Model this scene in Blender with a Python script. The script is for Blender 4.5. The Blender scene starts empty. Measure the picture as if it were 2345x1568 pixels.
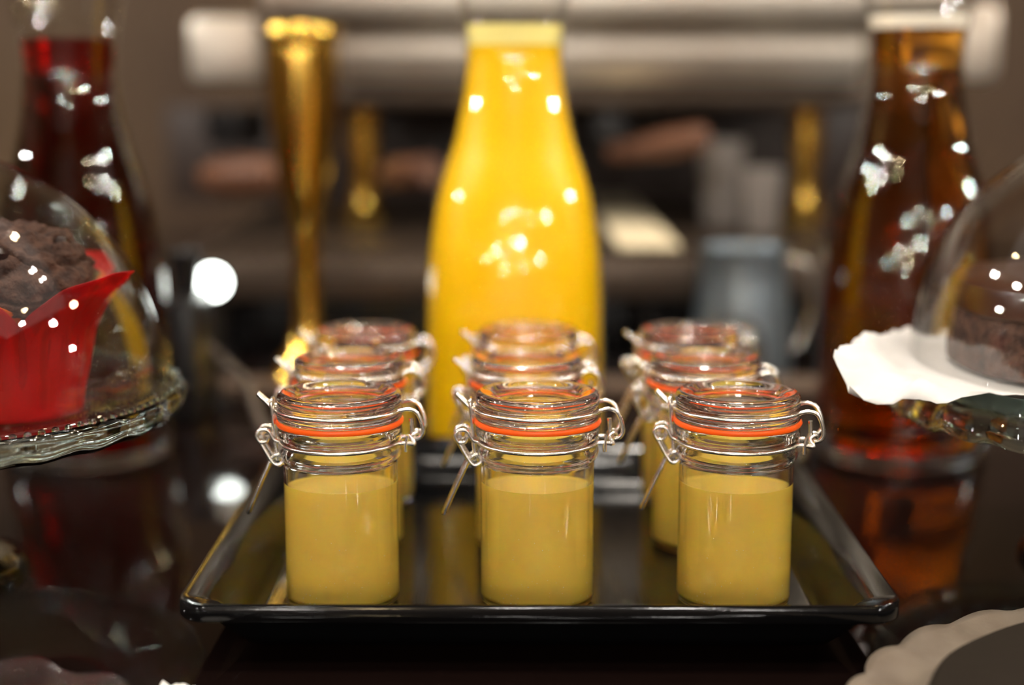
import bpy, bmesh, math, random
from mathutils import Vector, Matrix, noise
PI = math.pi
random.seed(4)
S = bpy.context.scene
C = S.collection

# ------------------------------------------------------------------ camera
CAM_H = 0.238                      # camera height above the table top (table top is z = 0)
F_PX = 3450.0
PITCH = math.atan(604 / F_PX)
cam_d = bpy.data.cameras.new('camera')
cam = bpy.data.objects.new('camera', cam_d)
C.objects.link(cam)
cam.location = (0, 0, CAM_H)
cam.rotation_euler = (PI / 2 - PITCH, 0, 0)
cam_d.sensor_width = 36
cam_d.lens = F_PX / 2345 * 36
cam_d.clip_start = 0.02
cam_d.clip_end = 50
cam_d.dof.use_dof = True
cam_d.dof.focus_distance = 0.640
cam_d.dof.aperture_fstop = 2.6
S.camera = cam

# ------------------------------------------------------------------ world, lights, exposure
w = bpy.data.worlds.new('world'); S.world = w; w.use_nodes = True
w.node_tree.nodes['Background'].inputs[0].default_value = (1.0, 0.86, 0.74, 1)
w.node_tree.nodes['Background'].inputs[1].default_value = 0.30

def area(name, loc, target, sx, sy, power, col=(1, .9, .78)):
    l = bpy.data.lights.new(name, 'AREA'); l.shape = 'ELLIPSE' if sx == sy else 'RECTANGLE'; l.size = sx; l.size_y = sy
    l.energy = power; l.color = col
    o = bpy.data.objects.new(name, l); C.objects.link(o); o.location = loc
    o.rotation_euler = (Vector(target) - Vector(loc)).to_track_quat('-Z', 'Y').to_euler()
    return o
area('added_fill', (0.0, 0.2, 1.85), (0, .75, 0), 0.5, 0.25, 5)  # added soft overhead fill, not a fixture of the room
area('added_fill', (0.16, 1.05, 1.3), (0.1, 1.5, 0.15), 0.12, 0.12, 3.6)  # added fill that brightens the upper coffee machine

S.view_settings.view_transform = 'Standard'
S.view_settings.look = 'None'
S.view_settings.gamma = 1
S.view_settings.use_curve_mapping = False
S.view_settings.exposure = 0.48
cy = S.cycles
cy.max_bounces = 11; cy.transmission_bounces = 11; cy.glossy_bounces = 5; cy.diffuse_bounces = 2
cy.transparent_max_bounces = 16; cy.volume_bounces = 0
cy.sample_clamp_indirect = 40; cy.sample_clamp_direct = 0
cy.blur_glossy = 0.3
cy.use_denoising = True
cy.use_adaptive_sampling = True; cy.adaptive_threshold = .025
cy.caustics_refractive = True; cy.caustics_reflective = True

# ------------------------------------------------------------------ helpers
def ray(px, py):
    x = (px - 1172.5) / F_PX; y = (784 - py) / F_PX
    c, s = math.cos(PITCH), math.sin(PITCH)
    return Vector((x, c + y * s, -s + y * c))
def atz(px, py, z):                 # point at height z
    d = ray(px, py); return Vector((0, 0, CAM_H)) + d * ((z - CAM_H) / d.z)
def atY(px, py, Y):                 # point at distance Y
    d = ray(px, py); return Vector((0, 0, CAM_H)) + d * (Y / d.y)

def lin(r, g, b):
    f = lambda c: (c / 255 / 12.92) if c / 255 <= 0.04045 else ((c / 255 + 0.055) / 1.055) ** 2.4
    return (f(r), f(g), f(b), 1)

def mat(name, col=(.8, .8, .8, 1), rough=.5, metal=0, coat=0, spec=.5, trans=0, ior=1.45, sss=0, sssr=(1, .5, .2), ssss=.01, bump=None, var=None, emit=None):
    m = bpy.data.materials.new(name); m.use_nodes = True
    nt = m.node_tree; b = nt.nodes['Principled BSDF']
    I = b.inputs
    I['Base Color'].default_value = col; I['Roughness'].default_value = rough; I['Metallic'].default_value = metal
    I['Coat Weight'].default_value = coat; I['Coat Roughness'].default_value = .03
    I['Specular IOR Level'].default_value = spec
    I['Transmission Weight'].default_value = trans; I['IOR'].default_value = ior
    if sss:
        I['Subsurface Weight'].default_value = sss; I['Subsurface Radius'].default_value = sssr; I['Subsurface Scale'].default_value = ssss
    if emit:
        I['Emission Color'].default_value = emit[0]; I['Emission Strength'].default_value = emit[1]
    tc = nt.nodes.new('ShaderNodeTexCoord')
    if bump:                        # (scale, strength, distance, stretch)
        n = nt.nodes.new('ShaderNodeTexNoise'); n.inputs['Scale'].default_value = bump[0]; n.inputs['Detail'].default_value = 5
        mp = nt.nodes.new('ShaderNodeMapping'); mp.inputs['Scale'].default_value = bump[3] if len(bump) > 3 else (1, 1, 1)
        nt.links.new(tc.outputs['Object'], mp.inputs[0]); nt.links.new(mp.outputs[0], n.inputs['Vector'])
        bp = nt.nodes.new('ShaderNodeBump'); bp.inputs['Strength'].default_value = bump[1]; bp.inputs['Distance'].default_value = bump[2]
        nt.links.new(n.outputs[0], bp.inputs['Height']); nt.links.new(bp.outputs[0], I['Normal'])
    if var:                         # (scale, colour2, lo, hi, stretch)
        n = nt.nodes.new('ShaderNodeTexNoise'); n.inputs['Scale'].default_value = var[0]; n.inputs['Detail'].default_value = 4
        mp = nt.nodes.new('ShaderNodeMapping'); mp.inputs['Scale'].default_value = var[4] if len(var) > 4 else (1, 1, 1)
        nt.links.new(tc.outputs['Object'], mp.inputs[0]); nt.links.new(mp.outputs[0], n.inputs['Vector'])
        r = nt.nodes.new('ShaderNodeValToRGB'); r.color_ramp.elements[0].position = var[2]; r.color_ramp.elements[1].position = var[3]
        r.color_ramp.elements[0].color = col; r.color_ramp.elements[1].color = var[1]
        nt.links.new(n.outputs[0], r.inputs[0]); nt.links.new(r.outputs[0], I['Base Color'])
    return m

def thin_glass(name, tint=(1, 1, 1, 1), ior=1.5, extra=0.0):
    """thin blown glass: straight transmission with Fresnel reflection"""
    m = bpy.data.materials.new(name); m.use_nodes = True; nt = m.node_tree
    nt.nodes.remove(nt.nodes['Principled BSDF']); out = nt.nodes['Material Output']
    t = nt.nodes.new('ShaderNodeBsdfTransparent'); t.inputs[0].default_value = tint
    g = nt.nodes.new('ShaderNodeBsdfGlossy'); g.inputs['Roughness'].default_value = .012
    f = nt.nodes.new('ShaderNodeFresnel'); f.inputs[0].default_value = ior
    a = nt.nodes.new('ShaderNodeMath'); a.operation = 'ADD'; a.inputs[1].default_value = extra; a.use_clamp = True
    x = nt.nodes.new('ShaderNodeMixShader')
    ge = nt.nodes.new('ShaderNodeNewGeometry'); mi = nt.nodes.new('ShaderNodeMix'); mi.data_type = 'FLOAT'
    mi.inputs[2].default_value = ior; mi.inputs[3].default_value = 1 / ior        # same reflectance from both sides of each skin
    nt.links.new(ge.outputs['Backfacing'], mi.inputs[0]); nt.links.new(mi.outputs[0], f.inputs[0])
    nt.links.new(f.outputs[0], a.inputs[0]); nt.links.new(a.outputs[0], x.inputs[0])
    nt.links.new(t.outputs[0], x.inputs[1]); nt.links.new(g.outputs[0], x.inputs[2]); nt.links.new(x.outputs[0], out.inputs[0])
    return m

def tea(name, absorb, density, surf=(1, 1, 1, 1), ior=1.34):
    """clear coloured drink: refraction with absorption in its volume"""
    m = mat(name, surf, .0, trans=1, ior=ior); nt = m.node_tree
    v = nt.nodes.new('ShaderNodeVolumeAbsorption'); v.inputs[0].default_value = absorb; v.inputs[1].default_value = density
    nt.links.new(v.outputs[0], nt.nodes['Material Output'].inputs['Volume'])
    return m

def finish(me, m, smooth=True, ang=38):
    if m: me.materials.append(m)
    if smooth:
        me.shade_smooth(); me.set_sharp_from_angle(angle=math.radians(ang))
def obj(name, bm, m, parent=None, loc=None, smooth=True, ang=38):
    me = bpy.data.meshes.new(name)
    bmesh.ops.recalc_face_normals(bm, faces=bm.faces)
    bm.to_mesh(me); bm.free(); finish(me, m, smooth, ang)
    o = bpy.data.objects.new(name, me); C.objects.link(o)
    if parent: o.parent = parent
    if loc is not None: o.location = loc
    return o
def thing(name, label, cat, loc=(0, 0, 0), rz=0, group=None):
    o = bpy.data.objects.new(name, None); C.objects.link(o); o.location = loc; o.rotation_euler = (0, 0, rz)
    o.empty_display_size = .02
    return tag(o, label, cat, group)
def tag(o, label, cat, group=None):
    o['label'] = label; o['category'] = cat
    if group: o['group'] = group
    return o
def struct(o): o['kind'] = 'structure'; return o

def lathe(prof, seg=64, bm=None, mod=None, closed=False):
    bm = bm or bmesh.new(); rings = []
    for (r, z) in prof:
        if r < 1e-7: rings.append([bm.verts.new((0, 0, z))]); continue
        ring = []
        for i in range(seg):
            a = 2 * PI * i / seg; rr, zz = (r, z) if not mod else mod(r, z, a)
            ring.append(bm.verts.new((rr * math.cos(a), rr * math.sin(a), zz)))
        rings.append(ring)
    if closed: rings.append(rings[0])
    for A, B in zip(rings, rings[1:]):
        if len(A) == 1 and len(B) == 1: continue
        for i in range(seg):
            j = (i + 1) % seg
            if len(A) == 1: bm.faces.new((A[0], B[i], B[j]))
            elif len(B) == 1: bm.faces.new((A[i], A[j], B[0]))
            else: bm.faces.new((A[i], A[j], B[j], B[i]))
    return bm
def smooth_path(pts, n=6, closed=False):
    """Catmull-Rom through the points"""
    P = [Vector(p) for p in pts]; out = []
    N = len(P)
    for i in range(N if closed else N - 1):
        if closed: a, b, c, d = P[i - 1], P[i], P[(i + 1) % N], P[(i + 2) % N]
        else: a, b, c, d = P[max(i - 1, 0)], P[i], P[i + 1], P[min(i + 2, N - 1)]
        for k in range(n):
            t = k / n
            out.append(.5 * ((2 * b) + (c - a) * t + (2 * a - 5 * b + 4 * c - d) * t * t + (3 * b - a - 3 * c + d) * t ** 3))
    if not closed: out.append(P[-1])
    return out
def tube(path, r, seg=10, bm=None, closed=False, caps=True):
    bm = bm or bmesh.new(); P = [Vector(p) for p in path]; N = len(P); rings = []
    t0 = (P[1] - P[0]).normalized(); up = Vector((0, 0, 1)) if abs(t0.z) < .9 else Vector((1, 0, 0))
    u = t0.cross(up).normalized()
    for i in range(N):
        if closed: t = (P[(i + 1) % N] - P[i - 1]).normalized()
        else: t = (P[min(i + 1, N - 1)] - P[max(i - 1, 0)]).normalized()
        u = (u - t * u.dot(t)).normalized(); v = t.cross(u)
        rr = r[i] if isinstance(r, (list, tuple)) else r
        rings.append([bm.verts.new(P[i] + (u * math.cos(2 * PI * k / seg) + v * math.sin(2 * PI * k / seg)) * rr) for k in range(seg)])
    for i in range(N if closed else N - 1):
        A, B = rings[i], rings[(i + 1) % N]
        for k in range(seg):
            j = (k + 1) % seg; bm.faces.new((A[k], A[j], B[j], B[k]))
    if caps and not closed:
        for A, e in ((rings[0], P[0]), (rings[-1], P[-1])):
            bm.faces.new(A)
    return bm
def box(x0, x1, y0, y1, z0, z1, bev=0.0, bm=None, seg=2):
    bm = bm or bmesh.new(); n0 = len(bm.verts)
    r = bmesh.ops.create_cube(bm, size=1)
    for v in r['verts']:
        v.co = Vector(((x0 + x1) / 2 + v.co.x * (x1 - x0), (y0 + y1) / 2 + v.co.y * (y1 - y0), (z0 + z1) / 2 + v.co.z * (z1 - z0)))
    if bev:
        es = list({e for v in r['verts'] for e in v.link_edges})
        bmesh.ops.bevel(bm, geom=es, offset=bev, segments=seg, profile=.5, affect='EDGES')
    return bm

# ------------------------------------------------------------------ materials
GLASS = mat('clear_glass', (1, 1, 1, 1), 0.0, trans=1, ior=1.5)
LIDGLASS = mat('lid_glass', (1, .94, .92, 1), 0.0, trans=1, ior=1.5)
FROST = mat('frosted_glass', lin(158, 150, 144), .35, trans=.55, ior=1.45)
PRESSED = mat('pressed_glass', (.9, .93, .92, 1), 0.14, trans=1, ior=1.5)
GREENGLASS = mat('pale_green_glass', (.82, .96, .90, 1), 0.0, trans=1, ior=1.5)
DOME = thin_glass('dome_glass', (.985, .985, .98, 1), 1.62, .0)
CARAFE = thin_glass('carafe_glass', (.99, .99, .985, 1), 1.5)
JUICE = mat('yellow_juice', lin(250, 213, 96), .25, spec=.3, sss=.35, sssr=(1, .6, .15), ssss=.006)
SPECK = mat('pale_speck', lin(255, 240, 190), .3)
ORANGE = mat('orange_juice', (.95, .57, .0005, 1), .35, spec=.3, sss=.3, sssr=(1, .6, .1), ssss=.01)
FOAM = mat('pale_froth', lin(255, 240, 150), .6)
WHITEFOAM = mat('white_froth', lin(250, 242, 225), .6)
RED = tea('red_juice', (.945, 0, .35, 1), 210)
AMBER = tea('amber_tea', (.98, .72, 0, 1), 60)
GASKET = mat('orange_rubber', lin(240, 90, 10), .35, sss=.2, sssr=(1, .3, .1), ssss=.002)
STEEL = mat('wire_steel', lin(238, 234, 226), .22, metal=1)
TRAYM = mat('black_lacquer', (.003, .003, .0033, 1), .10, spec=.38, bump=(260, .14, .0004, (1, .08, 1)))
TABLE = mat('polished_black_counter', (.006, .003, .0025, 1), .06, spec=.5, bump=(90, .05, .0004, (1, 1, 1)))
BRUSHED = mat('brushed_steel', lin(205, 198, 186), .42, metal=.7, var=(3, lin(120, 95, 75), .4, .7))
GRILLE = mat('dark_grille', lin(58, 46, 36), .5, metal=.3)
DARKSTEEL = mat('dark_steel', lin(76, 64, 54), .38, metal=.6, bump=(40, .1, .001))
BLACKP = mat('black_plastic', (.006, .005, .005, 1), .4)
BRASS = mat('polished_brass', (.80, .50, .10, 1), .16, metal=1)
WOODH = mat('brown_wood', lin(104, 66, 42), .5, var=(30, lin(78, 46, 28), .35, .65, (1, 1, 6)))
WALLM = mat('brown_panel', lin(80, 58, 28), .6, var=(2.2, lin(52, 30, 6), .35, .65, (1, 1, .3)))
PAPER = mat('white_paper', lin(196, 193, 190), .7, bump=(120, .25, .0006))
CHOC = mat('chocolate_crumb', lin(84, 56, 44), .85, bump=(330, 1, .003), var=(160, lin(48, 28, 22), .4, .65))
CHIP = mat('chocolate_chip', lin(38, 22, 20), .3)
ICING = mat('chocolate_icing', lin(58, 30, 20), .28, coat=.3, bump=(60, .3, .001))
def glassine(name, col, through, amount):
    m = mat(name, col, .36, bump=(70, .2, .0006)); nt = m.node_tree
    t = nt.nodes.new('ShaderNodeBsdfTransparent'); t.inputs[0].default_value = through
    x = nt.nodes.new('ShaderNodeMixShader'); x.inputs[0].default_value = amount
    nt.links.new(nt.nodes['Principled BSDF'].outputs[0], x.inputs[1]); nt.links.new(t.outputs[0], x.inputs[2])
    nt.links.new(x.outputs[0], nt.nodes['Material Output'].inputs[0]); return m
REDP = glassine('red_paper', lin(190, 14, 18), (1, .14, .09, 1), .60)
ORANGEP = glassine('orange_paper', lin(235, 110, 25), (1, .5, .1, 1), .45)
DOILY = mat('beige_paper', lin(100, 88, 75), .8, bump=(150, .4, .0008), var=(35, lin(82, 69, 56), .45, .7))
TART = mat('dark_tart', lin(30, 24, 18), .9, spec=.1, bump=(120, .4, .001))
RUBBER = mat('grey_cable', lin(84, 74, 66), .5)
LAMP = mat('lamp_face', (1, 1, 1, 1), .5, emit=((.93, 1, .93, 1), 9))
GLOBE = mat('globe_face', (1, 1, 1, 1), .5, emit=((1, .95, .88, 1), 520))
SPOT = mat('spot_face', (1, 1, 1, 1), .5, emit=((1, .965, .90, 1), 300))
SPOTW = mat('warm_spot_face', (1, 1, 1, 1), .5, emit=((1, .76, .42, 1), 260))
WHITEM = mat('white_enamel', lin(230, 226, 218), .4)
LIT_CREAM = mat('lit_tray_cream', lin(214, 200, 168), .45)  # drip tray top where lamplight falls, the light put into the colour
FLOORM = mat('dark_floor', lin(36, 28, 22), .5, var=(4, lin(28, 22, 18), .4, .6))

# ------------------------------------------------------------------ setting
struct(obj('floor', box(-3, 3, -3.5, 2.62, -.96, -.90), FLOORM, smooth=False))
FRONTM = mat('taupe_wall', lin(118, 104, 94), .6)
struct(obj('wall_front', box(-3, 3, -3.6, -3.5, -.90, 1.9), FRONTM, smooth=False))
struct(obj('wall_left', box(-3.1, -3, -3.5, 2.5, -.90, 1.9), WALLM, smooth=False))
struct(obj('wall_right', box(3, 3.1, -3.5, 2.5, -.90, 1.9), WALLM, smooth=False))
struct(obj('wall_back', box(-3, 3, 2.5, 2.62, -.90, 1.9), WALLM, smooth=False))
cnt = thing('bar_counter', 'polished black bar counter that the tray and carafes stand on', 'counter', (0, 0, -.9))
obj('countertop', box(-1.6, 1.6, .12, 2.35, .86, .90, .004), TABLE, cnt)
obj('cabinet_front', box(-1.55, 1.55, .2, .24, .0, .86, .003), BLACKP, cnt)
obj('cabinet_back', box(-1.55, 1.55, 2.26, 2.30, .0, .86, .003), BLACKP, cnt)
for sx in (-1.55, 1.51): obj('side_panel', box(sx, sx + .04, .24, 2.26, 0, .86, .003), BLACKP, cnt)

# ceiling spots on a hanging track: real lamps that make the small highlights
def spot(i, x, y, z, r, warm=False):
    t = thing('spot_lamp', SPOT_LABELS[i], 'lamp', (x, y, z), 0, 'spot lamps over the counter')
    obj('housing', lathe([(0, .07), (r * .7, .07), (r * 1.15, .055), (r * 1.2, -.004), (r * 1.05, -.004), (r * 1.02, .006), (0, .006)], 24), WHITEM, t)
    obj('lamp_face', lathe([(0, .002), (r, .002), (r, .0055), (0, .0055)], 24), SPOTW if warm else SPOT, t)
    obj('cord', lathe([(0, .07), (.003, .07), (.003, 1.9 - z), (0, 1.9 - z)], 8), BLACKP, t)
spots = []; SPOT_LABELS = []
SIDE = ['far left', 'left', 'middle left', 'middle', 'middle right', 'right', 'far right']
for row, (y0, word) in enumerate(((.42, 'row over the tray'), (-.18, 'row behind viewer'), (1.02, 'row over the machine'))):
    for k in range(7):
        spots.append((-1.14 + .38 * k + .06 * math.sin(k * 2.3 + row), y0 + .05 * math.cos(k * 3.1), 1.22 + .12 * math.sin(k * 1.7 + row * 2), (k + row) % 4 == 2))
        SPOT_LABELS.append('round hanging spot lamp, %s in %s' % (SIDE[k], word))
def globe(i, x, y, z, k):
    t = thing('pendant_lamp', 'small glowing globe pendant out of view, %s' % GLOBE_W[i], 'lamp', (x, y, z), 0, 'globe pendants over the room')
    r = .028 * k
    obj('glowing_globe', lathe([(0, -r)] + [(r * math.cos(math.radians(a)), r * math.sin(math.radians(a))) for a in range(-75, 90, 15)] + [(0, r)], 24), SPOTW if i in (3, 7, 17) else GLOBE, t)
    obj('cord', lathe([(0, r + .0005), (.003, r + .0005), (.003, 1.9 - z), (0, 1.9 - z)], 8), BLACKP, t)
GLOBE_W = ['lowest on the far left', 'left, at eye height', 'left, higher up', 'warm one left of the middle', 'in the middle, low', 'right of the middle', 'right, low', 'warm one on the right', 'far right, low', 'far right, high', 'middle, at the rear wall', 'left, at the rear wall',
  'beside the bar on the left, near', 'beside the bar on the left, far', 'left of the bar, low and wide out', 'left of the bar, high', 'beside the bar on the right, near', 'warm one on the right beside the bar, far', 'right of the bar, low and wide out', 'right of the bar, high']
globes = [(-2.1, -1.7, .42, .8), (-1.25, -2.1, .62, 1), (-.85, -2.5, 1.1, .9), (-.45, -1.9, .45, .8), (-.05, -2.4, .75, .9), (.42, -1.8, .62, 1.05), (.75, -2.4, .35, .8), (1.15, -2.0, .95, .8), (1.8, -1.8, .45, .9), (2.2, -1.2, .9, 1), (.15, -3.1, 1.4, 1), (-1.0, -3.1, .35, 1),
  (-1.25, .75, .85, 1), (-1.5, 1.35, 1.0, 1), (-2.3, 1.0, .75, 1), (-1.8, .2, 1.35, 1), (1.3, .75, .85, 1), (1.5, 1.35, 1.05, 1), (2.3, 1.0, .75, 1), (1.8, .2, 1.35, 1)]
for i, g_ in enumerate(globes): globe(i, *g_)
for i, (x, y, z, wm) in enumerate(spots): spot(i, x, y, z, .021, bool(wm))
struct(obj('ceiling', box(-3, 3, -3.6, -.8, 1.9, 1.95), WALLM, smooth=False))
obj_ceil = struct(obj('ceiling', box(-3, 3, 1.6, 2.62, 1.9, 1.95), WALLM, smooth=False))
tr = tag(obj('lamp_track', box(-1.25, 1.25, -.32, 1.15, 1.9, 1.92, .004), BLACKP), 'black ceiling track panel carrying the spot lamps', 'track')

# ------------------------------------------------------------------ tray
RIM_Z = .030; FLOOR_Z = .008
pf = atz(1235, 1386, RIM_Z); pb = atz(1222, 1012, RIM_Z)
ty0, ty1 = pf.y, pb.y
tcx = (pf.x + pb.x) / 2
thx = (2074 - 392) / 2 / F_PX * (pf.y * math.cos(PITCH) - (RIM_Z - CAM_H) * math.sin(PITCH)); ty1 = .867; thy = (ty1 - ty0) / 2
tcy = (ty0 + ty1) / 2
print('TRAY', tcx, tcy, thx, thy)
def rrect(hx, hy, r, z, n=8):
    r = max(r, .001); out = []
    for cx, cyy, a0 in ((hx - r, hy - r, 0), (-hx + r, hy - r, 90), (-hx + r, -hy + r, 180), (hx - r, -hy + r, 270)):
        for k in range(n + 1):
            a = math.radians(a0 + 90 * k / n); out.append((cx + r * math.cos(a), cyy + r * math.sin(a), z))
    return out
def loft(loops, cap0=True, cap1=True):
    bm = bmesh.new(); R = [[bm.verts.new(p) for p in L] for L in loops]
    for A, B in zip(R, R[1:]):
        n = len(A)
        for i in range(n): bm.faces.new((A[i], A[(i + 1) % n], B[(i + 1) % n], B[i]))
    if cap0: bm.faces.new(R[0])
    if cap1: bm.faces.new(R[-1])
    return bm
tray = thing('serving_tray', 'square black glossy serving tray with raised sloping rim under the jars', 'tray', (tcx, tcy, 0), -.006)
prof = [(-.036, .008, .004), (-.0275, .0081, .006), (-.0250, .0087, .008), (-.0230, .0110, .009), (-.0205, .0152, .010), (-.0172, .0196, .011), (-.0132, .0236, .012), (-.0088, .0266, .012), (-.0048, .0286, .012), (-.0020, .0297, .0125), (-.0006, .0299, .013), (0, .0290, .013), (0, .0232, .013), (-.0006, .0221, .013), (-.0022, .0215, .012), (-.007, .0208, .012), (-.0115, .0175, .012), (-.0165, .0108, .012), (-.0225, .0048, .010), (-.032, .0030, .008), (-.046, .0026, .008), (-.047, .0006, .008), (-.048, 0, .008), (-.051, 0, .008), (-.052, .0006, .008), (-.053, .0026, .008), (-.06, .003, .008)]
obj('tray_body', loft([rrect(thx + d, thy + d, r, z) for d, z, r in prof]), TRAYM, tray, ang=50)

# ------------------------------------------------------------------ clip-top jars
mm = .001
def sc(P): return [(a * mm, b * mm) for a, b in P]
R_IN = 22.9
body_prof = sc([(0, 1.2), (14, 1.0), (19, .2), (21.5, 0), (23.6, .5), (24.7, 1.7), (25, 3.5), (25, 20), (25, 40), (25, 63.5), (25.2, 65), (26.0, 66.2), (26.7, 67.4), (26.9, 69), (26.6, 70.8), (25.6, 72), (25.3, 73.4), (25.6, 74.8), (26.9, 76), (27.4, 77.4), (27.4, 79.4), (27.0, 80.6), (26.2, 81.2), (23, 81.2), (22.2, 80.6), (21.8, 79), (21.9, 74), (22.5, 68), (R_IN, 65), (R_IN, 20), (R_IN, 5.5), (22, 3.9), (20, 3.2), (0, 3.0)])
LVL = 54.5
juice_prof = sc([(0, 2.9), (20.2, 3.1), (22.2, 3.8), (R_IN + .12, 5.4), (R_IN + .12, 20), (R_IN + .12, 40), (R_IN + .12, LVL + .9), (R_IN - .3, LVL + .5), (R_IN - 1.2, LVL + .1), (R_IN - 3, LVL), (0, LVL)])
lid_prof = sc([(0, 80.5), (17, 80.3), (19.5, 80.8), (20.6, 82.2), (21.2, 83.4), (26.8, 83.5), (27.4, 84.1), (27.5, 86), (27.0, 87.2), (26.2, 87.9), (26.1, 88.8), (26.9, 89.8), (27.3, 91), (27.3, 93.2), (26.8, 94.6), (25.6, 95.5), (23.5, 95.7), (21, 95.2), (19.2, 94.0), (17.8, 92.4), (16.2, 91.6), (12, 91.5), (7, 91.9), (0, 92.1)])
gasket_prof = sc([(21.6, 81.3), (27.6, 81.3), (28.1, 82.3), (27.6, 83.4), (21.6, 83.4)])
WR = .00098
def hoop(r, z, n=48): return [(r * math.cos(2 * PI * k / n), r * math.sin(2 * PI * k / n), z) for k in range(n)]
def jar_wires():
    W = {}
    # lid wire: ring in the groove of the lid, two arms to the hinge (+x), a prong on the clasp side (-x)
    r = 27.9 * mm; z = 88.3 * mm
    arc = [(r * math.cos(a), r * math.sin(a), z) for a in [math.radians(20 + 320 * k / 40) for k in range(41)]]
    bm = tube(smooth_path([(33.5 * mm, 7.0 * mm, 75.5 * mm), (35.8 * mm, 7.4 * mm, 76.5 * mm), (37 * mm, 7.6 * mm, 80 * mm), (34.6 * mm, 8 * mm, 87.2 * mm), (30.5 * mm, 8.6 * mm, 89.2 * mm)] + arc[::1] + [(30.5 * mm, -8.6 * mm, 89.2 * mm), (34.6 * mm, -8 * mm, 87.2 * mm), (37 * mm, -7.6 * mm, 80 * mm), (35.8 * mm, -7.4 * mm, 76.5 * mm), (33.5 * mm, -7 * mm, 75.5 * mm)], 3), WR, 8)
    tube(smooth_path([(-27 * mm, 2 * mm, 88.6 * mm), (-29 * mm, 1.6 * mm, 88.7 * mm), (-31 * mm, 1 * mm, 90.2 * mm), (-35.8 * mm, .6 * mm, 94.6 * mm)], 6), WR * 1.1, 8, bm)
    tube(smooth_path([(-27 * mm, -2.6 * mm, 88.6 * mm), (-29.2 * mm, -2.0 * mm, 88.6 * mm), (-30.8 * mm, -1 * mm, 89.6 * mm), (-35.6 * mm, -.9 * mm, 94.2 * mm)], 6), WR * 1.1, 8, bm)
    W['lid_wire'] = bm
    # neck wire: ring in the neck groove with eyes left and right
    r = 26.2 * mm; z = 73.4 * mm
    bm = tube(hoop(r, z), WR, 8, closed=True)
    for s in (-1, 1):
        tube(smooth_path([(-25.9 * mm, 4 * s * mm, 73.6 * mm), (-28.5 * mm, 4 * s * mm, 74.6 * mm), (-31 * mm, 4.2 * s * mm, 78.6 * mm), (-34.4 * mm, 4.2 * s * mm, 78.8 * mm), (-36 * mm, 4.2 * s * mm, 76.4 * mm), (-34.6 * mm, 4.2 * s * mm, 73.6 * mm), (-31.8 * mm, 4.2 * s * mm, 73.8 * mm), (-31 * mm, 4.2 * s * mm, 76.2 * mm)], 6), WR, 8, bm)
    tube([(-34 * mm, -5 * mm, 76.2 * mm), (-34 * mm, 5 * mm, 76.2 * mm)], WR * .9, 8, bm)
    tube(smooth_path([(25.6 * mm, 6 * mm, 73.4 * mm), (29.5 * mm, 6 * mm, 73.4 * mm), (33 * mm, 6 * mm, 72.6 * mm), (35.2 * mm, 5.4 * mm, 74.4 * mm), (33.6 * mm, 4.6 * mm, 76.8 * mm), (31.4 * mm, 4 * mm, 75.2 * mm), (33 * mm, 2.2 * mm, 73.4 * mm), (35 * mm, .5 * mm, 74.8 * mm), (33.6 * mm, -1.4 * mm, 76.8 * mm), (31.4 * mm, -3.2 * mm, 75.2 * mm), (33 * mm, -4.8 * mm, 72.8 * mm), (29.5 * mm, -6 * mm, 73.4 * mm), (25.6 * mm, -6 * mm, 73.4 * mm)], 5), WR, 8, bm)
    tube(smooth_path([(30 * mm, -6.4 * mm, 77 * mm), (29.2 * mm, -6.4 * mm, 73 * mm), (29.2 * mm, -6.2 * mm, 69.6 * mm)], 4), WR * .8, 8, bm)
    tube(smooth_path([(31.4 * mm, -2 * mm, 83.5 * mm), (31.8 * mm, -2 * mm, 78 * mm), (31.6 * mm, -2 * mm, 75.6 * mm)], 4), WR, 8, bm)
    W['neck_wire'] = bm
    # vertical link: narrow upright loop
    p = [(-29.4, -2.6, 91.2), (-29.3, 0, 91.9), (-29.4, 2.6, 91.2), (-29.0, 3.0, 86), (-28.0, 2.8, 72), (-26.9, 2.8, 66.2), (-26.6, 0, 64.8), (-26.9, -2.8, 66.2), (-28.0, -2.8, 72), (-29.0, -3.0, 86)]
    W['wire_link'] = tube(smooth_path([(a * mm, (b - .2) * mm, c * mm) for a, b, c in p], 5, True), WR * .92, 8, closed=True)
    # lever: bent loop from the eye down to the link foot, and the long handle
    bm = bmesh.new()
    for s in (-1, 1):
        p = [(-34.2, 3.2 * s, 76.2), (-35, 3.2 * s, 74.6), (-33.2, 3.3 * s, 70.6), (-29.6, 3.6 * s, 64.6), (-27.2, 3.7 * s, 63.0), (-25, 3.6 * s, 64.4), (-24.9, 3.5 * s, 66.8), (-26.8, 3.4 * s, 67.8), (-29, 3.3 * s, 66.6), (-31.2, 3.0 * s, 63.6)]
        tube(smooth_path([(a * mm, b * mm, c * mm) for a, b, c in p], 5), WR, 8, bm)
    p = [(-30.8, -3.0, 64.2), (-33, -2.9, 59.5), (-37, -2.4, 50.5), (-40.6, -1.6, 42.2), (-41.3, 0, 40.6), (-40.6, 1.6, 42.2), (-37, 2.4, 50.5), (-33, 2.9, 59.5), (-30.8, 3.0, 64.2)]
    tube(smooth_path([(a * mm, b * mm, c * mm) for a, b, c in p], 5), WR * 1.1, 8, bm)
    W['wire_lever'] = bm
    return W
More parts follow.
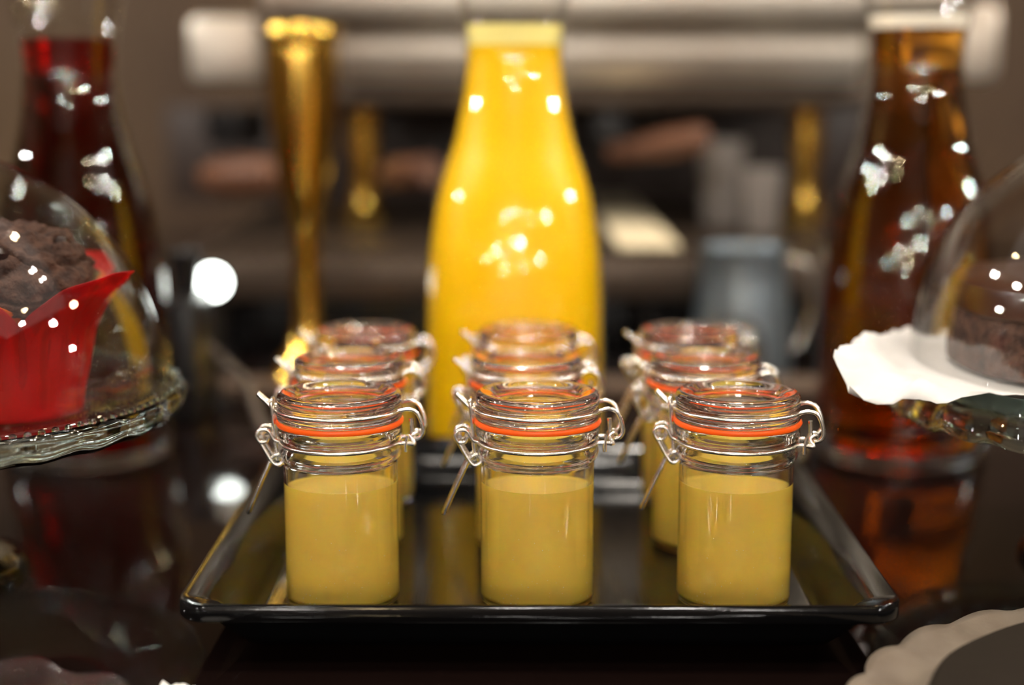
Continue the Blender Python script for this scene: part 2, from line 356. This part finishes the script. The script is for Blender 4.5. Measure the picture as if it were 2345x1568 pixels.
def make_jar():
    t = thing('clip_top_jar', '', 'jar', (0, 0, 0), 0, 'small clip-top jars of yellow juice on the tray')
    obj('glass_body', lathe(body_prof, 96), GLASS, t, ang=60)
    obj('juice', lathe(juice_prof, 96), JUICE, t, ang=60)
    obj('glass_lid', lathe(lid_prof, 96), LIDGLASS, t, ang=60)
    obj('rubber_gasket', lathe(gasket_prof, 96, closed=True), GASKET, t, ang=60)
    bm = bmesh.new(); rnd = random.Random(7)
    for k in range(46):  # tiny pale specks scattered over the near side of the juice
        a = rnd.uniform(-160, -20) * PI / 180; z = 5 + (rnd.random() ** 2.2) * 34
        bmesh.ops.create_icosphere(bm, subdivisions=1, radius=rnd.choice((.00016, .0002, .0003)), matrix=Matrix.Translation(((R_IN + .12) * mm * math.cos(a), (R_IN + .12) * mm * math.sin(a), z * mm)))
    o = obj('juice_specks', bm, SPECK, t); o['kind'] = 'stuff'
    for k, b in jar_wires().items(): obj(k, b, STEEL, t, ang=80)
    return t
def copy_tree(o, parent=None):
    c = o.copy(); C.objects.link(c)
    if parent: c.parent = parent
    for ch in list(o.children): copy_tree(ch, c)
    return c
LID = FLOOR_Z + .0935
jar_spots = [
    (777, 905, 0.00, 'small clip-top jar of yellow juice, front left on the tray, lever over the left rim'),
    (1231, 905, 0.02, 'small clip-top jar of yellow juice in the middle of the front row'),
    (1690, 905, -.16, 'small clip-top jar of yellow juice, front right, nearest the cake stand'),
    (800, 827, 0.05, 'small clip-top jar of yellow juice in the left column, between front and back jars'),
    (1206, 827, 0.06, 'small clip-top jar of yellow juice at the very centre of the nine'),
    (1615, 827, -.10, 'small clip-top jar of yellow juice in the right column, second from the front'),
    (837, 748, .03, 'small clip-top jar of yellow juice at the back left, below the brass column'),
    (1208, 748, .08, 'small clip-top jar of yellow juice right in front of the orange juice carafe'),
    (1579, 748, .16, 'small clip-top jar of yellow juice at the back right, before the upturned glass')]
jar0 = make_jar()
kids = list(jar0.children)
for i, (px, py, rz, lab) in enumerate(jar_spots):
    j = jar0 if i == 0 else copy_tree(jar0)
    p = atz(px, py, LID); p.x *= (Y := (.6456, .7302, .8120)[i // 3]) / p.y; p.y = Y; j.location = (p.x, p.y, FLOOR_Z + .0001); j.rotation_euler = (0, 0, rz); j['label'] = lab
    print('JAR', i, round(p.x, 4), round(p.y, 4))

# ------------------------------------------------------------------ carafes
def carafe_profile(k=1.0):
    o = [(0, 5), (30, 4.5), (44, 1.5), (50, 0), (53, 2), (54.6, 7), (54.8, 40), (54.6, 71), (53.9, 112), (52, 136), (47.6, 163), (43.2, 179), (37, 198), (32, 222), (29.6, 240), (29.2, 250), (30.2, 264), (32.6, 280), (36.5, 298), (38.5, 305)]
    return [(r * mm * k, z * mm * k) for r, z in o]
def resample(P, n=5):
    q = smooth_path([(r, 0, z) for r, z in P], n); return [(max(v.x, 0), v.z) for v in q]
def carafe(px, py_base, k, liquid_mat, level, label, foam=None, name='glass_carafe', foam_h=.001):
    p = atz(px, py_base, 0)
    t = thing(name, label, 'carafe', (p.x, p.y, 0), 0)
    o = carafe_profile(k); out = [(0, o[0][1])] + resample(o[1:], 4)
    th = .0018 * k
    inner = []
    for r, z in resample(o[5:], 4)[::-1]: inner.append((max(r - th, 0), z))
    inner = [(r, z) for r, z in inner if z > .014 * k]
    inner += [(50 * mm * k, .0132 * k), (44 * mm * k, .0118 * k), (0, .0112 * k)]
    lip = [(o[-1][0] - th * .5, o[-1][1] + .0012)]
    obj('glass_wall', lathe(out + lip + inner, 96), CARAFE, t, ang=60)
    obj('thick_base', lathe([(0, .0046 * k), (30 * mm * k, .0044 * k), (43 * mm * k, .0018 * k), (49 * mm * k, .0003), (51.8 * mm * k, .0012), (53.2 * mm * k, .006 * k), (53.2 * mm * k, .0105 * k), (49 * mm * k, .0104 * k), (0, .0100 * k)], 96), GLASS, t, ang=60)
    lq = [(r - .0001, z) for r, z in inner[::-1] if z <= level]
    if foam:
        lv2 = level - foam_h
        a = [(r, z) for r, z in lq if z < lv2]; rr = a[-1][0]
        fo = [(r, z) for r, z in lq if z >= lv2]; re = fo[-1][0]
        obj('drink', lathe([(0, .0111 * k)] + a[1:] + [(rr, lv2), (0, lv2)], 96), liquid_mat, t, ang=60)
        obj('froth', lathe([(0, lv2 + .00005), (rr, lv2 + .00005)] + fo + [(re, level), (0, level)], 96), foam, t, ang=60)
    else:
        obj('drink', lathe([(0, .0111 * k)] + lq[1:] + [(lq[-1][0], level), (0, level)], 96), liquid_mat, t, ang=60)
    return t
carafe(1178, 1062, 1.02, ORANGE, .2695, 'large glass carafe of opaque orange juice behind the tray', FOAM, foam_h=.012)
carafe(204, 1040, .98, RED, .262, 'glass carafe of dark red juice behind the muffin dome')
carafe(2058, 1040, .995, AMBER, .276, 'glass carafe of amber tea with white froth behind the cake dome', WHITEFOAM, foam_h=.008)

# ------------------------------------------------------------------ glass cake stands
def stand(x, y, h, R, label, foot_r, name='cake_stand', skirt=0, n=28):
    t = thing(name, label, 'cake stand', (x, y, 0), 0)
    def sca(r, z, a):
        k = max(0, (r - R * .90) / (R * .10)); wv = math.cos(a * n)
        return r * (1 + .010 * wv * k), z + (.0004 * wv * k if z > h - .004 else .0012 * wv * k)
    P = [(0, h - .004), (R * .5, h - .004), (R * .8, h - .0032), (R * .9, h - .001), (R * .955, h + .0018), (R * .985, h + .0028), (R, h + .0012), (R * 1.0, h - .003), (R * .992, h - .0075), (R * .965, h - .0105), (R * .9, h - .0125), (R * .7, h - .0135), (.03, h - .016), (.016, h - .022), (.0105, h - .034), (.0125, h * .45), (.0105, .022), (.015, .0155), (foot_r * .7, .0115), (foot_r * .95, .0075), (foot_r, .003), (foot_r * .98, 0), (foot_r * .8, .0), (foot_r * .6, .004), (0, .005)]
    if skirt:
        P = [(0, h - .002), (R * .86, h - .002), (R * .885, h), (R * .9, h), (R * .925, h - .003), (R * .96, h - skirt * .55), (R * .99, h - skirt * .93), (R, h - skirt), (R * .995, h - skirt - .005), (R * .975, h - skirt - .0055), (R * .95, h - skirt * .8), (R * .915, h - .009), (R * .88, h - .0068), (R * .5, h - .0068)] + P[13:]
    obj('glass_plate', lathe(P, 168, mod=sca), GREENGLASS, t, ang=60)
    if skirt: return t
    bm = bmesh.new()
    for i in range(120):
        a = 2 * PI * i / 120
        m4 = Matrix.Translation((R * .975 * math.cos(a), R * .975 * math.sin(a), h + .0030)) 
        bmesh.ops.create_icosphere(bm, subdivisions=2, radius=.00165, matrix=m4)
    o = obj('beaded_edge', bm, GREENGLASS, t, ang=80); o['kind'] = 'stuff'
    return t
def dome(x, y, z0, r, cyl, label, knob=True):
    t = thing('glass_dome', label, 'dome', (x, y, z0), 0)
    th = .0024
    A = [(r + .0012, 0), (r + .0012, .002), (r, .004)] + [(r, cyl * k / 3) for k in (2, 3)]
    A += [(r * math.cos(a), cyl + r * math.sin(a)) for a in [math.radians(k * 3) for k in range(1, 30)]]
    A += [(.012, cyl + r * .999), (.009, cyl + r + .004), (.0085, cyl + r + .008), (.014, cyl + r + .014), (.016, cyl + r + .022), (.012, cyl + r + .029), (0, cyl + r + .032)]
    ri = r - th
    B = [(0, cyl + ri)] + [(ri * math.cos(a), cyl + ri * math.sin(a)) for a in [math.radians(k * 3) for k in range(29, 0, -1)]] + [(ri, cyl * .5), (ri, 0)]
    obj('dome_shell', lathe(A + B, 128, closed=True), DOME, t, ang=60)
    return t
LX, LY, LH, LR = -.2835, .703, .0885, .1245
RX, RY, RH, RR = .3045, .722, .0985, .1185
stand(LX, LY, LH, LR, 'footed pressed glass cake stand with beaded rim under the muffin', .047)
stand(RX, RY, RH, RR, 'footed pressed glass cake stand with scalloped skirt carrying the chocolate cake', .05, skirt=.0155)
dome(LX, LY, LH - .0005, .1165, .004, 'clear glass dome covering the chocolate muffin')
dome(RX, RY, RH + .0010, .107, .011, 'clear glass dome covering the chocolate cake')

# muffin
MX, MY = -.2325, .69
mz = LH - .0038
muf = thing('chocolate_muffin', 'chocolate muffin in a red and orange tulip paper under the left dome', 'muffin', (MX, MY, mz), 0)
bm = bmesh.new(); bmesh.ops.create_icosphere(bm, subdivisions=6, radius=1)
for v in bm.verts:
    d = v.co.copy(); n1 = noise.fractal(d * 2.3 + Vector((3, 1, 2)), 1, 2, 4); n2 = noise.fractal(d * 9, 1, 2, 4)
    crack = abs(noise.noise(d * 2.1 + Vector((7, 7, 7))))
    k = 1 + .10 * n1 + .05 * n2 - .12 * max(0, 1 - crack * 9)
    v.co = Vector((d.x * .0405 * k, d.y * .0405 * k, .056 + d.z * (.033 if d.z > 0 else .02) * k))
obj('crumb_top', bm, CHOC, muf, ang=180)
obj('crumb_base', lathe(sc([(0, .6), (26, .6), (30, 25), (35, 52), (0, 56)]), 64), CHOC, muf)
for i, (a, e, r) in enumerate([(-80, 40, 5.8), (-130, 55, 5.2), (-5, 48, 4.4), (60, 50, 5), (150, 40, 5)]):
    bm = bmesh.new(); bmesh.ops.create_icosphere(bm, subdivisions=3, radius=1)
    a, e = math.radians(a), math.radians(e)
    c = Vector((math.cos(a) * math.cos(e) * .038, math.sin(a) * math.cos(e) * .038, .056 + math.sin(e) * .0315))
    for v in bm.verts: v.co = c + Vector((v.co.x, v.co.y, v.co.z * .8)) * r * mm * (1 + .15 * noise.noise(v.co * 2 + c * 90))
    obj('chocolate_chip', bm, CHIP, muf)
def tulip(rot, r0, m, name, hmax=.030, flare=.021, seed=0, base=.047):
    bm = bmesh.new(); NA, NT = 144, 22; g = []
    for j in range(NT + 1):
        t = j / NT; row = []
        for i in range(NA):
            a = 2 * PI * i / NA; q = (a - rot) * 2          # four petals
            pet = abs(math.cos(q)) ** .7
            H = base + hmax * pet - .004 * (1 - pet)
            z = .0004 + H * t
            u = max(0, (z - .038) / .04)
            fold = .0016 * math.sin(a * 18 + seed) * min(1, t * 1.5) + .0012 * noise.noise(Vector((math.cos(a) * 3, math.sin(a) * 3, t * 4 + seed)))
            r = r0 + .0085 * (z / .05) + flare * pet * u ** 1.5 + fold + .004 * u
            row.append(bm.verts.new((r * math.cos(a), r * math.sin(a), z)))
        g.append(row)
    for j in range(NT):
        for i in range(NA): bm.faces.new((g[j][i], g[j][(i + 1) % NA], g[j + 1][(i + 1) % NA], g[j + 1][i]))
    o = obj(name, bm, m, muf, ang=70)
    s = o.modifiers.new('thickness', 'SOLIDIFY'); s.thickness = .00035; s.offset = 1
    return o
tulip(math.radians(-21), .0305, REDP, 'red_tulip_paper', .021, .029)
tulip(math.radians(-9), .0262, ORANGEP, 'orange_tulip_paper', .0175, .027, 0, .042)

# chocolate cake on paper
cake = thing('chocolate_cake', 'round dark chocolate cake under the right dome', 'cake', (RX + .003, RY, RH), 0)
def cw(r, z, a): return r * (1 + .006 * noise.noise(Vector((math.cos(a) * 3, math.sin(a) * 3, z * 60)))), z + .0012 * noise.noise(Vector((math.cos(a) * 2.5, math.sin(a) * 2.5, r * 60)))
obj('cake_base', lathe(sc([(0, 2.0), (90, 2.0), (92, 3.2), (92.3, 11), (91, 17), (91.2, 19), (92, 21), (91.5, 28), (89, 31), (0, 31)]), 128, mod=cw), CHOC, cake)
obj('chocolate_icing', lathe(sc([(0, 30), (91.2, 29.6), (92.6, 31), (92.8, 40), (91.5, 43.4), (88, 45), (60, 45.5), (0, 45.5)]), 128, mod=cw), ICING, cake)
zz = RH + .001
outl = [(2345, 914, 0), (2260, 912, 0), (2205, 926, -.001), (2150, 934, -.002), (2105, 912, .001), (2060, 899, .002), (2022, 909, .000), (2010, 899, .001), (1962, 907, .001), (1950, 893, .002), (1928, 905, .001), (1924, 881, .003), (1906, 878, .004), (1905, 862, .007), (1940, 815, .011), (1985, 776, .013), (2035, 776, .010), (2085, 757, .007)]
cx, cyy = RX + .003, RY
ring = []
for px, py, dz in outl:
    p = atz(px, py, zz + dz); ring.append((math.atan2(p.y - cyy, p.x - cx), math.hypot(p.x - cx, p.y - cyy), dz))
A = [(a % (2 * PI), r, dz) for a, r, dz in ring]
A.sort(key=lambda q: q[0])
print('PAPER', [(round(math.degrees(a)), round(r, 3)) for a, r, _ in A])
lo_a, hi_a = A[0][0], A[-1][0]
def paper_edge(a):
    if a > hi_a and a - 2 * PI >= lo_a: a -= 2 * PI
    if a < lo_a and a + 2 * PI <= hi_a: a += 2 * PI
    if a < lo_a or a > hi_a: return .114 + .004 * math.sin(a * 40), .002 * math.sin(a * 7)
    for (a0, r0, z0), (a1, r1, z1) in zip(A, A[1:]):
        if a0 <= a <= a1:
            t = (a - a0) / max(a1 - a0, 1e-6); return r0 + (r1 - r0) * t, z0 + (z1 - z0) * t
    return A[-1][1], A[-1][2]
bm = bmesh.new(); NA, NR = 360, 20; g = []
for i in range(NA):
    a = 2 * PI * i / NA; re, ze = paper_edge(a); row = []
    for j in range(NR + 1):
        t = j / NR; r = .004 + (re - .004) * t
        u = max(0, (r - .1085) / .03)
        x, y = r * math.cos(a), r * math.sin(a)
        z = .0006 + ze * min(1, max(0, (r - .1085) / max(re - .1085, .006))) + u * (.0055 * noise.noise(Vector((x * 60, y * 60, 1.3))) + .005 * abs(noise.noise(Vector((x * 110, y * 110, 4.3))))) + (.0022 if r > .098 else 0) * min(1, max(0, (r - .098) / .008))
        row.append(bm.verts.new((x, y, z)))
    g.append(row)
for i in range(NA):
    for j in range(NR): bm.faces.new((g[i][j], g[(i + 1) % NA][j], g[(i + 1) % NA][j + 1], g[i][j + 1]))
pp = obj('wax_paper', bm, PAPER, None, (cx, cyy, RH), ang=50)
m_ = pp.modifiers.new('thickness', 'SOLIDIFY'); m_.thickness = .0003; m_.offset = 0
tag(pp, 'white crinkled wax paper with pinked edge lying under the chocolate cake', 'paper')

# ------------------------------------------------------------------ dishes cut by the lower frame
def ringdist(p, c): return (p - c).length
# right: beige paper doily with a dark tart
c0 = Vector((.264, .479, 0))
ra = (atz(1962, 1560, .012) - Vector((c0.x, c0.y, .012))).length; rb = (atz(2345, 1400, .012) - Vector((c0.x, c0.y, .012))).length
print('DOILY', ra, rb)
RD = (ra + rb) / 2
t = thing('round_plate', 'low black round plate at the lower right with doily on it', 'plate', (c0.x, c0.y, 0))
obj('plate_body', lathe([(0, .001), (RD * .6, 0), (RD * .62, .0015), (RD * .9, .0085), (RD * .94, .0095), (RD * .93, .0105), (RD * .8, .009), (0, .0085)], 96), TRAYM, t)
dl = tag(obj('paper_doily', lathe([(0, .0), (RD * .6, .0), (RD * .9, .0002), (RD * .97, .003), (RD, .0034)], 288, mod=lambda r, z, a: (r * (1 + (.028 * abs(math.sin(a * 13)) - .014) * max(0, (r / RD - .8) / .2)), z + .0008 * math.sin(a * 26) * (r / RD) ** 6)), DOILY, None, (c0.x, c0.y, .0106), ang=70), 'beige paper doily with scalloped edge at the lower right', 'doily')
m_ = dl.modifiers.new('thickness', 'SOLIDIFY'); m_.thickness = .0004; m_.offset = 1
rt = (atz(2050, 1568, .016) - Vector((c0.x, c0.y, .016))).length; rt2 = (atz(2345, 1482, .016) - Vector((c0.x, c0.y, .016))).length
print('TART', rt, rt2); RT = (rt + rt2) / 2
tag(obj('dark_tart', lathe([(0, 0), (RT * .96, 0), (RT, .003), (RT, .008), (RT * .985, .0095), (RT * .95, .0085), (0, .0080)], 96, mod=lambda r, z, a: (r * (1 + .008 * noise.noise(Vector((math.cos(a) * 4, math.sin(a) * 4, 0)))), z)), TART, None, (c0.x, c0.y, .0114)), 'flat dark tart lying on the beige doily, mostly out of frame', 'tart')
# left: pressed glass plate
c1 = Vector((-.225, .4433, 0)); q1 = atz(0, 1508, .012); q2 = atz(290, 1568, .012)
r1_, r2_ = (q1 - Vector((c1.x, c1.y, .012))).length, (q2 - Vector((c1.x, c1.y, .012))).length
print('GPLATE', r1_, r2_); RG = (r1_ + r2_) / 2
t = thing('glass_dish', 'pressed clear glass dish at the lower left edge of the picture', 'dish', (c1.x, c1.y, 0))
def sg(r, z, a): k = max(0, r / RG - .75) / .25; return r * (1 + .02 * math.cos(a * 20) * k), z + .001 * math.cos(a * 20) * k
obj('dish_body', lathe([(0, .002), (RG * .55, 0), (RG * .6, .001), (RG * .85, .006), (RG * .97, .010), (RG, .012), (RG * .98, .0140), (RG * .94, .0135), (RG * .85, .010), (RG * .6, .005), (0, .0045)], 160, mod=sg), PRESSED, t)
p = atz(398, 1572, .004)
bm = bmesh.new(); bmesh.ops.create_icosphere(bm, subdivisions=4, radius=1)
for v in bm.verts:
    k = 1 + .3 * noise.noise(v.co * 2.2); v.co = Vector((v.co.x * .0085 * k, v.co.y * .010 * k, (v.co.z * .0028 + .0028 * noise.noise(v.co * 3)) if v.co.z > -.2 else -.0014))
tag(obj('crumpled_napkin', bm, PAPER, None, (p.x, p.y - .004, .0016)), 'scrap of white crumpled napkin between the glass dish and the tray', 'napkin')

# ------------------------------------------------------------------ coffee machine and what stands around it
YB = 1.33
em = thing('espresso_machine', 'wide stainless steel espresso machine with brass posts behind the carafes', 'coffee machine', (0, 0, 0))
def pbox(name, x0, x1, y0, y1, Y, depth, m, bev=.004, parent=em):
    """box whose front face at distance Y spans the given picture extent"""
    a = atY(x0, y0, Y); b = atY(x1, y1, Y)
    return obj(name, box(a.x, b.x, Y, Y + depth, b.z, a.z, bev), m, parent)
YU = 1.45
pbox('cup_ledge', 590, 2190, -60, 38, YU - .05, .5, BRUSHED, .012)
# bowed steel front
def bowed(name, x0, x1, y0, y1, Y, bow, m, n=24):
    a = atY(x0, y0, Y); b = atY(x1, y1, Y); bm = bmesh.new(); g = []
    for k in range(n + 1):
        t = k / n; z = a.z + (b.z - a.z) * t; y = Y - bow * math.sin(PI * t) * .8 - .0
        g.append([bm.verts.new((x, y, z)) for x in (a.x, b.x)] + [bm.verts.new((x, Y + .4, z)) for x in (b.x, a.x)])
    for A_, B_ in zip(g, g[1:]):
        for i in range(4): bm.faces.new((A_[i], A_[(i + 1) % 4], B_[(i + 1) % 4], B_[i]))
    bm.faces.new(g[0]); bm.faces.new(g[-1]); return obj(name, bm, m, em)
bowed('front_panel', 780, 1970, 38, 192, YU, .02, BRUSHED)
pbox('lower_cowl', 600, 1990, 190, 250, YU + .01, .4, DARKSTEEL, .01)
pbox('side_block', 425, 600, 35, 190, YU - .02, .4, BRUSHED, .01)
pbox('side_block', 2195, 2292, 5, 188, YU - .02, .35, BRUSHED, .01)
pbox('service_panel', 380, 2000, 245, 460, 1.86, .03, mat('dark_panel', lin(38, 24, 16), .5))
a = atY(380, 585, 1.25); b = atY(2000, 690, 1.25)
obj('drip_tray', box(a.x, b.x, 1.25, 1.86, b.z, a.z - .002, .006), DARKSTEEL, em)
g_mat = DARKSTEEL
dz = a.z
for k in range(46):                                    # bars of the drip grille, left part
    x = a.x + .012 + k * .0125
    if x > b.x - .01: break
    obj('grille_bar', box(x, x + .006, 1.27, 1.80, dz - .002, dz + .001), GRILLE, em, smooth=False)
c = atY(1385, 450, 1.8); d = atY(1610, 590, 1.3)
obj('lit_tray_patch', box(c.x - .02, d.x - .022, 1.28, 1.82, dz + .0012, dz + .006, .002), LIT_CREAM, em)  # cream slab stands in for the lamplit stretch of the tray top
a = atY(380, 690, 1.27)
for px in (470, 1040, 1500, 1960):
    p = atY(px, 690, 1.25); obj('foot', lathe([(0, 0), (.022, 0), (.022, .006), (.014, .012), (.014, p.z), (0, p.z)], 24), BLACKP, em, (p.x, 1.30, 0))
obj('base_board', box(atY(400, 900, 1.14).x, atY(1985, 900, 1.14).x, atz(1000, 917, 0).y, 1.155, 0, .0105, .002), mat('worn_steel', lin(86, 70, 58), .5, metal=.2), em)
obj('void_shade_block', box(atY(400, 900, 1.34).x, atY(1985, 900, 1.34).x, 1.34, 1.80, 0, atY(400, 690, 1.25).z - .001, .003), BLACKP, em)  # black block, puts the shade of the void under the tray into colour
for px, top, bot in ((830, 240, 590), (1850, 240, 600)):
    p = atY(px, top, YU + .05); q = atY(px, bot, YU + .05)
    obj('brass_post', lathe([(0, dz + .006), (.024, dz + .006), (.024, dz + .012), (.014, dz + .022), (.011, dz + .05), (.017, dz + .085), (.015, p.z - .02), (.018, p.z), (0, p.z)], 32), BRASS, em, (p.x, YU + .05, 0))
for px, x0, x1 in ((525, 455, 600), (1395, 1300, 1490)):
    t0 = atY(x0, 250, 1.5); t1 = atY(x1, 335, 1.5); r = (t1.x - t0.x) / 2
    obj('group_head', lathe([(0, t1.z), (r * .8, t1.z), (r, t1.z + .01), (r, t0.z), (0, t0.z)], 32), BLACKP, em, ((t0.x + t1.x) / 2, 1.53, 0))
p0 = atY(470, 405, 1.45); p1 = atY(620, 400, 1.40)
obj('portafilter_handle', tube([p0, p0.lerp(p1, .2), p0.lerp(p1, .6), p1, p1 + Vector((.006, 0, 0))], [.010, .017, .019, .016, .008], 16), WOODH, em)
p0 = atY(1400, 350, 1.48); p1 = atY(1610, 318, 1.42)
obj('portafilter_handle', tube([p0, p0.lerp(p1, .2), p0.lerp(p1, .6), p1, p1 + Vector((.006, 0, 0))], [.008, .010, .014, .014, .006], 16), WOODH, em)
p0 = atY(880, 400, 1.48); p1 = atY(985, 390, 1.42)
obj('portafilter_handle', tube([p0, p0.lerp(p1, .3), p1], [.010, .015, .014], 16), WOODH, em)

# tall brass column
p = atY(690, 78, 1.15)
bz = p.z + .008
br = thing('brass_column', 'tall tapering polished brass column standing left of the orange juice', 'column', (p.x, 1.15, 0))
obj('column_body', lathe([(0, 0), (0.03120, 0), (0.03360, .004), (0.03240, .010), (0.02520, .016), (0.02280, .026), (0.01560, .034), (0.01140, .05), (0.01140, .12), (0.01560, .14), (0.02040, .165), (0.02340, .19), (0.02580, .215), (0.02700, .25), (0.02700, bz - .018), (0.02460, bz - .015)], 48), BRASS, br)
obj('column_cap', lathe([(0, bz - .0155), (0.02700, bz - .0155), (0.02940, bz - .012), (0.03000, bz - .006), (0.02700, bz - .001), (0.01920, bz + .0015), (0, bz + .002)], 48), BRASS, br)

# steel jug and glasses on the right
p = atY(1700, 885, 1.2)
jug = thing('milk_jug', 'brushed steel milk jug standing before the right end of the coffee machine', 'jug', (p.x, 1.21, 0.0002))
jt = atY(1700, 565, 1.21).z
obj('jug_body', lathe([(0, 0), (.037, 0), (.040, .003), (.040, jt * .35), (.036, jt * .7), (.034, jt * .92), (.036, jt), (.0348, jt), (.0328, jt * .92), (.0345, jt * .7), (.0385, jt * .35), (.038, .004), (0, .003)], 48), mat('blued_steel', lin(140, 152, 160), .35, metal=.9), jug)
obj('jug_handle', tube(smooth_path([(.034, 0, jt * .9), (.050, 0, jt * .86), (.056, 0, jt * .55), (.048, 0, jt * .25), (.039, 0, jt * .2)], 5), .003, 8), STEEL, jug)
def tumbler(px, yb, yt, rpx, Y, label, z0):
    pb_ = atY(px, yb, Y); s = Y / F_PX; r = rpx * s; h = atY(px, yt, Y).z - z0
    o = obj('glass_tumbler', lathe([(0, 0), (r * .8, 0), (r * .84, .002), (r, h), (r - .0018, h), (r * .84 - .0018, .008), (0, .007)], 40), FROST, None, (pb_.x, Y, z0), ang=50)
    return tag(o, label, 'glass', 'clear glasses on the coffee machine')
zt = dz + .006
tumbler(1650, 560, 320, 52, 1.50, 'tall clear tumbler on the drip tray beside the right wooden handle', dz + .0015)
tumbler(1742, 560, 385, 46, 1.42, 'clear tumbler on the drip tray next to the right brass post', dz + .0015)
# upturned little glass behind the back right jar
p = atz(1672, 1062, 0)
ug = tag(obj('upturned_glass', lathe(sc([(20.5, 0), (21.5, 30), (21.3, 62), (19.8, 78), (16, 88), (9, 93.5), (0, 95), (0, 93), (8.4, 91.7), (14.8, 86.6), (18.4, 77.4), (19.8, 62), (20, 30), (19.3, 0)]), 64, closed=False), DOME, None, (p.x, p.y, 0)), 'small round-topped clear glass behind the back right jar', 'glass')

# dark coffee knock box with a cable, and a small round lamp
a = atY(352, 690, 1.02); b = atY(452, 900, 1.02)
gb = thing('coffee_grinder', 'squat black coffee grinder behind the red juice, cable hanging out', 'grinder', ((a.x + b.x) / 2, 1.06, 0))
hw = (b.x - a.x) / 2
obj('grinder_body', box(-hw, hw, -.04, .04, 0, a.z, .006), BLACKP, gb)
obj('hopper', lathe([(0, a.z - .001), (hw * .6, a.z - .001), (hw * .9, a.z + .03), (hw * .85, a.z + .03), (0, a.z + .01)], 24), BLACKP, gb)
cp = [atY(436, 760, 1.05), atY(470, 790, 1.06), atY(520, 835, 1.07), atY(565, 880, 1.05), atz(610, 985, .0035), atz(700, 1010, .0035), atz(900, 960, .0035)]
tag(obj('power_cable', tube(smooth_path([tuple(v) for v in cp], 8), .0034, 10), RUBBER), 'thick grey cable curving from the black grinder onto the counter', 'cable')
p = atY(488, 645, 1.085)
lp = thing('round_lamp', 'small glowing round lamp beside the black grinder', 'lamp', (p.x, 1.085, 0))
def zdisc(prof, z): 
    bm = lathe(prof, 32); bmesh.ops.rotate(bm, verts=bm.verts, cent=(0, 0, 0), matrix=Matrix.Rotation(PI / 2, 3, 'X')); bmesh.ops.translate(bm, verts=bm.verts, vec=(0, 0, z)); return bm
obj('lamp_head', zdisc([(0, -.016), (.008, -.015), (.0135, -.008), (.0145, 0), (.0135, .0006), (0, .0006)], p.z), BLACKP, lp)
obj('lamp_face', zdisc([(0, .0008), (.0118, .0008), (.0118, .0018), (0, .0022)], p.z), LAMP, lp)
obj('lamp_stem', lathe([(0, 0), (.012, 0), (.012, .003), (.0022, .006), (.0022, p.z - .012), (0, p.z - .012)], 16), BLACKP, lp, (0, .008, 0))
